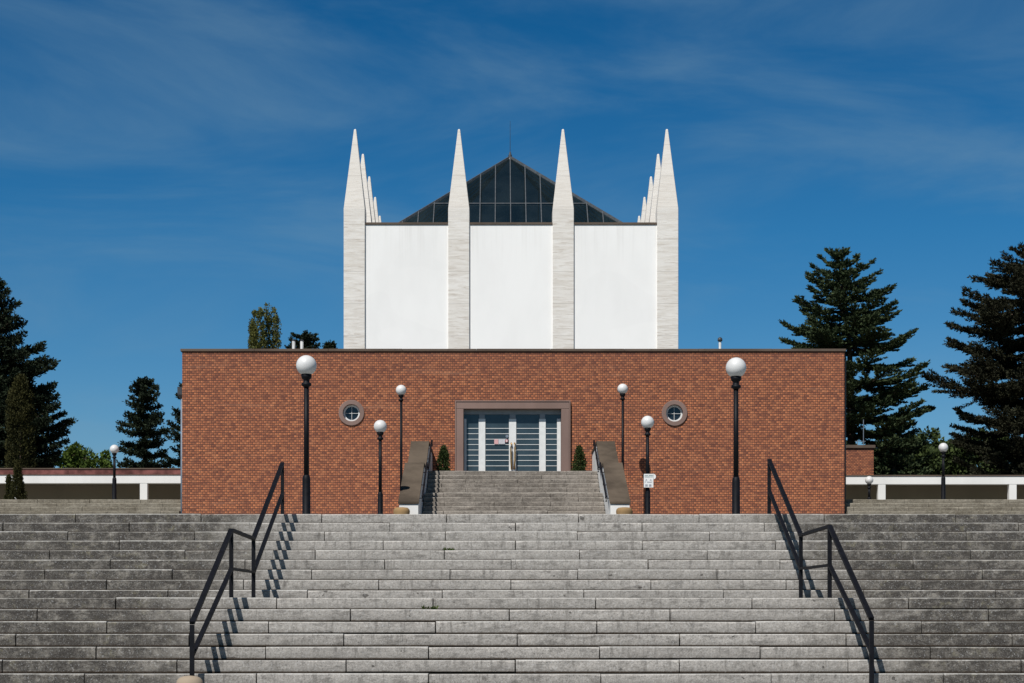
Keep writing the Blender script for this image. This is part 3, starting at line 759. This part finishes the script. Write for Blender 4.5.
# ------------------------------------------------------------------ trees
def blade(V, Fc, p, dr, L, w, rnd):
    s = dr.cross(Vector((rnd.uniform(-1,1), rnd.uniform(-1,1), rnd.uniform(-1,1))))
    if s.length < 1e-4: s = Vector((1,0,0))
    s.normalize(); k = len(V)
    a = p; b = p + dr*(L*.45) + s*w; c = p + dr*L; e = p + dr*(L*.45) - s*w
    V += [a, b, c, e]; Fc.append((k, k+1, k+2, k+3))
def rdir(rnd):
    while True:
        v = Vector((rnd.uniform(-1,1), rnd.uniform(-1,1), rnd.uniform(-1,1)))
        if .05 < v.length < 1: return v.normalized()
def mesh_of(name, V, Fc):
    me = bpy.data.meshes.new(name); me.from_pydata([tuple(v) for v in V], [], Fc); me.update(); return me
def conifer(label, px, ytop, d, radius, seed, mat, prof, tier=.75, per=8, droop=.1, lift=.22, fan=.5, spacing=.32, bl=.24, bw=.03, dens=60, flat=.35, base=ZW, crown0=.06, lean=0.0, irregular=.2, gap=.06, group='conifers in the park', name='pine_tree', trunk_r=.3, thick=.06, rise=.5):
    """whorls of branches; each branch is a fan of feathery side shoots"""
    rnd = random.Random(seed)
    x, top = wx(px, d), wz(ytop, d); H = top-base
    t = thing(name, label, 'tree', (x, d, base), group)
    def pr(q):
        for (a, b), (c, e) in zip(prof, prof[1:]):
            if q <= c: return b + (e-b)*(q-a)/(c-a)
        return prof[-1][1]
    bmt = bmesh.new()
    tube(bmt, [(0,0,-.1), (lean*.01,.05,H*.35), (lean*.17,-.05,H*.7), (lean*.6,0,H*.9), (lean,0,H*.985)], [trunk_r, trunk_r*.75, trunk_r*.42, trunk_r*.2, .03], 8)
    V, Fc = [], []
    def spray(p, dr, L):
        for _ in range(max(6, int(L*dens))):
            f = rnd.random(); v = rdir(rnd); v.z *= flat; w_ = rdir(rnd)*thick; w_.z *= max(flat, .5)
            q = p + dr*(L*f) + w_
            n_ = (dr*(.55+.5*f) + v*.85 + Vector((0,0,.12))).normalized()
            blade(V, Fc, q, n_, bl*rnd.uniform(.6,1.2)*(1-.35*f), bw*rnd.uniform(.7,1.3), rnd)
    h = H*.985; ga = rnd.uniform(0,6)
    while h > H*crown0:
        u = h/H; q = 1-u
        k = max(4, int(per*rnd.uniform(.8,1.2)*(.6+.4*min(1, q*4))))
        tl = tier*(.45+.55*min(1, q*3.2))*rnd.uniform(.8,1.2)
        ga += 1.1
        for j in range(k):
            if rnd.random() < gap: continue
            az_ = ga + 2*math.pi*j/k + rnd.uniform(-.3,.3)
            R_ = max(.12, radius*pr(q)*(1+irregular*rnd.uniform(-1,.7)))
            out = Vector((math.cos(az_), math.sin(az_), 0)); side = Vector((-out.y, out.x, 0))
            bp = Vector((lean*u**5, 0, h + rnd.uniform(-.22,.22)*tl))
            n = max(2, int(R_/spacing)); dd = droop*rnd.uniform(.5,1.5); li = lift*rnd.uniform(.6,1.4)
            slope = rise*max(0, .16-q)/.16                     # upper branches rise
            pts = [bp + out*(R_*g) + Vector((0,0,R_*(slope*g - dd*math.sin(g*math.pi) + li*g*g))) for g in [i/n for i in range(n+1)]]
            if R_ > .5: tube(bmt, pts, [max(.010, trunk_r*.2*(1-.85*i/n)) for i in range(n+1)], 4)
            for i, p in enumerate(pts):
                g = i/n
                if g < .18 and R_ > 1.5: continue
                L = fan*R_*(.25+.75*math.sin(min(1, 1.15*(1-g)+.05)*math.pi*.62)) if g < 1 else .3
                L = min(L*rnd.uniform(.7,1.2), .3+R_*.55)
                tan = (pts[min(i+1,n)]-pts[max(i-1,0)]).normalized()
                for sg in (-1, 1):
                    if rnd.random() < gap: continue
                    dr = (tan*.8 + side*sg*rnd.uniform(.55,.95) + Vector((0,0,rnd.uniform(-.05,.2)))).normalized()
                    spray(p, dr, L)
                spray(p, (tan+Vector((0,0,.25))).normalized(), .34)
        h -= tl
    for j in range(5): spray(Vector((lean, 0, H*(.96+.008*j))), (Vector((0,0,1))+rdir(rnd)*.25*(5-j)/3).normalized(), .35)
    obj('trunk', bmt, M['trunk'], t, True)
    obj_me('crown', mesh_of('crown', V, Fc), mat, t)
    return t
def leafy(label, px, ytop, d, rx, seed, mat, blobs=26, leaf=.2, n=260, base=ZW, h0=.25, group='broadleaf trees in the park', name='broadleaf_tree', blob_r=.36, trunk_r=.2, lobes=None):
    rnd = random.Random(seed)
    x, top = wx(px, d), wz(ytop, d); H = top-base
    t = thing(name, label, 'tree', (x, d, base), group)
    bmt = bmesh.new(); tube(bmt, [(0,0,-.1),(.05,0,H*.3),(0,.05,H*.6),(.05,0,H*.85)], [trunk_r,trunk_r*.8,trunk_r*.5,.04], 8)
    V, Fc = [], []
    for b in range(blobs):
        o_ = rdir(rnd); rr = rnd.random()**.33
        zc = H*(h0+(1-h0)*.5); hz = H*(1-h0)*.5
        br = rx*blob_r*rnd.uniform(.6,1.2)
        c = Vector((o_.x*(rx-br*.7)*rr, o_.y*(rx-br*.7)*rr, zc + o_.z*(hz-br*.75)*rr))
        tube(bmt, [(0,0,max(.3,c.z*.6)), (c.x*.5,c.y*.5,c.z*.82), tuple(c)], [trunk_r*.3,trunk_r*.2,.015], 4)
        for _ in range(n):
            v = rdir(rnd); p = c + Vector((v.x, v.y, v.z*.75))*br*(.45+.6*rnd.random())
            blade(V, Fc, p, (v+rdir(rnd)*.9+Vector((0,0,.15))).normalized(), leaf*rnd.uniform(.6,1.3), leaf*.33*rnd.uniform(.7,1.3), rnd)
    obj('trunk', bmt, M['trunk'], t, True); obj_me('crown', mesh_of('crown', V, Fc), mat, t)
    return t
def column(label, px, ytop, d, rx, seed, mat, base=ZW, n=9000, leaf=.16, prof=None, name='columnar_thuja', cat='tree', group=None, spires=1, up=1.0, y0=0.0):
    rnd = random.Random(seed)
    x, top = wx(px, d), wz(ytop, d); H = top-base
    t = thing(name, label, cat, (x, d, base), group)
    prof = prof or (lambda u: min(1, (1-u)*2.6)**.7*(.75+.25*min(1,u*5)))
    sp = [(0,0,H,rx)] if spires == 1 else [(rnd.uniform(-.75,.75)*rx, rnd.uniform(-.6,.6)*rx, H*rnd.uniform(.90,.985), rx*rnd.uniform(.28,.42)) for _ in range(spires-1)] + [(0.1*rx,0,H,rx*.36)]
    V, Fc = [], []; bmt = bmesh.new(); tube(bmt, [(0,0,-.05),(0,0,H*.9)], [max(.03,rx*.12),.015], 6)
    for (sx, sy, hh, rr) in sp:
        if spires > 1: tube(bmt, [(sx*.2,sy*.2,H*.1),(sx*.8,sy*.8,H*.45),(sx,sy,hh*.96)], [.07,.05,.015], 5)
        ncl = n//len(sp)//16
        for _ in range(ncl):
            u = y0 + (1-y0)*rnd.random()**.9; a = rnd.uniform(0, 2*math.pi)
            r = rr*prof(u)*(.62+.42*rnd.random())
            c = Vector((sx+r*math.cos(a), sy+r*math.sin(a), hh*u))
            o_ = Vector((math.cos(a), math.sin(a), 0)); cs = leaf*rnd.uniform(.7,1.6)
            for _ in range(16):
                blade(V, Fc, c+rdir(rnd)*cs, (o_*.5+Vector((0,0,up))+rdir(rnd)*.8).normalized(), leaf*rnd.uniform(.6,1.4), leaf*.3, rnd)
    obj('trunk', bmt, M['trunk'], t); obj_me('crown', mesh_of('crown', V, Fc), mat, t)
    return t

P_FIR = [(0,.04),(.055,.27),(.108,.52),(.16,.60),(.196,.68),(.3,.86),(.39,1.02),(.6,1.0),(.8,.95),(1,.9)]
P_DARK = [(0,.03),(.1,.24),(.185,.40),(.245,.56),(.32,.74),(.38,.77),(.48,.82),(.57,.97),(.7,.9),(1,.85)]
P_SPR = [(0,.25),(.06,.62),(.12,.86),(.2,.84),(.3,.92),(.42,1.05),(.6,.85),(1,.8)]
P_PINE = [(0,.06),(.12,.58),(.28,.98),(.45,1.02),(.6,.85),(1,.6)]
conifer('tall green fir with tiered upswept branches, just right of the brick building', 852, 254, 94, 3.65, 11, M['needle_green'], P_FIR, tier=.86, per=11, droop=.10, lift=.07, fan=.42, bl=.24, bw=.036, dens=92, flat=.28, lean=-.8, irregular=.2, gap=.08, name='fir_tree')
conifer('brownish dark spruce with ragged open branches, cut off by the right frame edge', 1042, 247, 92, 4.4, 23, M['needle_brown'], P_SPR, tier=.70, per=11, rise=.05, droop=.16, lift=-.06, fan=.40, bl=.24, bw=.032, dens=84, flat=.8, irregular=.36, gap=.14, crown0=.12, name='spruce_tree')
conifer('huge near black pine cut off by the left frame edge', -8, 282, 96, 4.0, 31, M['needle'], P_DARK, tier=.72, per=10, droop=.02, lift=.20, fan=.36, bl=.26, bw=.045, dens=70, flat=.9, irregular=.14, gap=.05, thick=.10)
conifer('dark pine with a bare lower trunk, midway between the left tree and the building', 144, 383, 104, 1.34, 43, M['needle'], P_PINE, tier=.62, per=8, droop=.04, lift=.12, fan=.5, bl=.24, bw=.045, dens=85, flat=.9, irregular=.38, gap=.16, crown0=.36, trunk_r=.17, thick=.11)
conifer('dark pine mostly hidden by the left corner of the brick building', 187, 386, 108, 1.0, 47, M['needle'], P_PINE, tier=.75, per=6, droop=.0, lift=.2, fan=.5, bl=.24, bw=.045, dens=80, flat=.8, irregular=.4, gap=.2, crown0=.36, trunk_r=.17, thick=.09)
conifer('dark pine top showing above the flat roof behind the two vent pipes', 304, 335.5, 120, .95, 53, M['needle'], [(0,.5),(.08,.95),(.3,1.05),(1,.6)], tier=.5, per=8, rise=.2, droop=.0, lift=.08, fan=.5, bl=.22, bw=.05, dens=80, flat=.8, irregular=.3, gap=.1, crown0=.55, trunk_r=.2, thick=.09)
conifer('smallest dark tree tip peeping over the flat roof beside the pylon', 329.5, 344.5, 122, .34, 59, M['needle'], [(0,.4),(.1,1),(1,1)], tier=.4, per=6, bl=.2, bw=.05, dens=70, crown0=.75, trunk_r=.12)
conifer('dark low conifer behind the right colonnade, at the foot of the fir', 893, 430, 92, 1.9, 61, M['needle_green'], [(0,.1),(.4,.8),(1,1.05)], tier=.6, per=8, droop=.1, lift=.12, fan=.45, bl=.24, bw=.04, dens=70, flat=.4)
column('pale yellow green poplar above the flat roof, left of the vent pipes', 265, 304.5, 124, 1.22, 67, M['poplar'], n=26000, leaf=.14, name='poplar_tree', spires=12, y0=.45, prof=lambda u: min(1,(1-u)*4)**.8)
leafy('light green leafy tree showing over the left red roof edge', 83, 438.5, 92, 1.4, 71, M['leaf'], blobs=46, leaf=.2, n=170, h0=.3, blob_r=.34)
leafy('smaller light green leafy tree behind the left globe lamp', 107, 449, 93, .6, 73, M['leaf'], blobs=14, leaf=.18, n=110, h0=.35, blob_r=.42)
for k, (px, yt, dd, rx, lab) in enumerate(((908,424,104,2.2,'dark green leafy tree behind the fir and the right colonnade'),(934,421,108,2.0,'dark green leafy tree directly behind the right distant lamp'),(962,424,106,1.9,'dark green leafy tree in front of the brownish spruce'),(995,418,110,2.6,'dark green leafy tree under the brownish spruce by the right frame edge'))):
    leafy(lab, px, yt, dd, rx, 80+k, M['leaf_dark'], blobs=44, leaf=.26, n=220, h0=.05, blob_r=.38)
column('tall olive columnar thuja before the near black pine', 20.5, 376.5, 90, .66, 91, M['thuja'], n=30000, leaf=.10, name='columnar_thuja', prof=lambda u: min(1,(1-u)*7)**.6*(.85+.15*min(1,(1-u)*2)))
gT = 'small thujas before the left colonnade'
column('small pointed thuja covering a post of the left colonnade', 17.8, 463, 68, .36, 93, M['thuja'], n=9000, leaf=.065, prof=lambda u: max(.02,(1-u))**.9*1.15, group=gT)
column('smallest thuja, left of another one before the left colonnade', 9.0, 477, 68.4, .22, 97, M['thuja'], n=5000, leaf=.06, prof=lambda u: max(.02,(1-u))**.9*1.15, group=gT)
gB = 'dwarf conifers beside the doors'
for px, rx, lab, sd in ((443.6,.175,'small dark potted conifer left of the glazed doors',101),(579.4,.175,'small dark potted conifer right of the glazed doors',103)):
    column(lab, px, 448.2, 56.6, rx, sd, M['leaf_dark'], base=ZD+.004, n=3400, leaf=.055, prof=lambda u: (math.sin(min(1,.22+u*.8)*math.pi))**.7*(1 if u < .8 else .8), name='dwarf_conifer', cat='shrub', group=gB)
# tufts of weed growing in the joints of the steps
def weed(i, px, lab, sd):
    rnd = random.Random(sd); d, z = edges[i+1]
    V, Fc = [], []
    for _ in range(46):
        blade(V, Fc, Vector((rnd.uniform(-.09,.09), rnd.uniform(-.015,.02), rnd.uniform(0,.02))), (Vector((rnd.uniform(-.8,.8), -.4, .7))).normalized(), rnd.uniform(.02,.06), .008, rnd)
    o = obj_me('weed', mesh_of('weed', V, Fc), M['leaf'], None, loc=(wx(px,d), edges[i][0]-.012, z)); tag(o, lab, 'weed', 'weeds in the step joints')
weed(9, 428.5, 'tiny green weed in a joint just below the landing edge', 1)
weed(15, 425.0, 'tiny green weed in a joint at the lower frame edge', 2)
weed(3, 447.5, 'tiny green weed in a joint high on the upper flight', 3)

# ------------------------------------------------------------------ sky, sun, camera
sd = Vector((-.36, -.70, 1.0)).normalized()                  # towards the sun
elev = math.asin(sd.z); az = math.atan2(sd.x, sd.y)
w = bpy.data.worlds.new("World"); S.world = w; w.use_nodes = True
nt = w.node_tree; nt.nodes.clear()
out = nt.nodes.new('ShaderNodeOutputWorld'); bg = nt.nodes.new('ShaderNodeBackground')
sk = nt.nodes.new('ShaderNodeTexSky'); sk.sky_type = 'NISHITA'; sk.sun_disc = False
sk.sun_elevation = elev; sk.sun_rotation = az
sk.altitude = 300; sk.air_density = 1.0; sk.dust_density = .05; sk.ozone_density = 3.0
hs = nt.nodes.new('ShaderNodeHueSaturation'); hs.inputs['Saturation'].default_value = 1.12; hs.inputs['Value'].default_value = 1.0
nt.links.new(sk.outputs[0], hs.inputs['Color'])
# the deep polarised blue, zenith above the frame darkened to cut fill light
tc = nt.nodes.new('ShaderNodeTexCoord')
sz = nt.nodes.new('ShaderNodeSeparateXYZ'); nt.links.new(tc.outputs['Generated'], sz.inputs[0])
rp = nt.nodes.new('ShaderNodeValToRGB'); nt.links.new(sz.outputs[2], rp.inputs[0])
e = rp.color_ramp.elements
e[0].position = .06; e[0].color = (.58,.79,.90,1); e[1].position = .36; e[1].color = (.045,.52,.76,1)
e3 = e.new(.56); e3.color = (.02,.14,.26,1)
e2 = e.new(.22); e2.color = (.21,.68,.89,1)
ml = nt.nodes.new('ShaderNodeMix'); ml.data_type = 'RGBA'; ml.blend_type = 'MULTIPLY'; ml.inputs[0].default_value = 1
nt.links.new(hs.outputs[0], ml.inputs[6]); nt.links.new(rp.outputs[0], ml.inputs[7])
# thin cirrus veils
mp = nt.nodes.new('ShaderNodeMapping'); mp.inputs['Scale'].default_value = (2.2, 1.0, 8.0); mp.inputs['Location'].default_value = (.45, 0, .2); mp.inputs['Rotation'].default_value = (0, -.22, 0); nt.links.new(tc.outputs['Generated'], mp.inputs[0])
nz = nt.nodes.new('ShaderNodeTexNoise'); nz.inputs['Scale'].default_value = 1.6; nz.inputs['Detail'].default_value = 7; nz.inputs['Roughness'].default_value = .58; nz.inputs['Distortion'].default_value = .7
nt.links.new(mp.outputs[0], nz.inputs['Vector'])
mr = nt.nodes.new('ShaderNodeMapRange'); mr.interpolation_type = 'SMOOTHSTEP'
mr.inputs[1].default_value = .43; mr.inputs[2].default_value = .80; mr.inputs[3].default_value = 0; mr.inputs[4].default_value = .40
nt.links.new(nz.outputs[0], mr.inputs[0])
mx = nt.nodes.new('ShaderNodeMix'); mx.data_type = 'RGBA'
nt.links.new(mr.outputs[0], mx.inputs[0]); nt.links.new(ml.outputs[2], mx.inputs[6]); mx.inputs[7].default_value = (2.3, 3.9, 5.2, 1)
nt.links.new(mx.outputs[2], bg.inputs[0]); bg.inputs[1].default_value = .08
nt.links.new(bg.outputs[0], out.inputs[0])
sun = bpy.data.lights.new('sun', 'SUN'); sun.energy = 5.0; sun.angle = math.radians(.53); sun.color = (1, .965, .91)
so = bpy.data.objects.new('sun', sun); COL.objects.link(so); so.rotation_euler = (-sd).to_track_quat('-Z', 'Y').to_euler(); so.location = (-40, -60, 90)
cam = bpy.data.cameras.new('camera'); co = bpy.data.objects.new('camera', cam); COL.objects.link(co)
co.location = (EX, 0, EZ); co.rotation_euler = (math.pi/2, 0, 0)
cam.sensor_width = 36; cam.lens = F/1024*36; cam.shift_x = (512-CX)/1024; cam.shift_y = (CY-341.5)/1024
cam.clip_start = .1; cam.clip_end = 5000
S.camera = co
S.view_settings.view_transform = 'Standard'; S.view_settings.look = 'None'; S.view_settings.exposure = 0; S.view_settings.gamma = 1
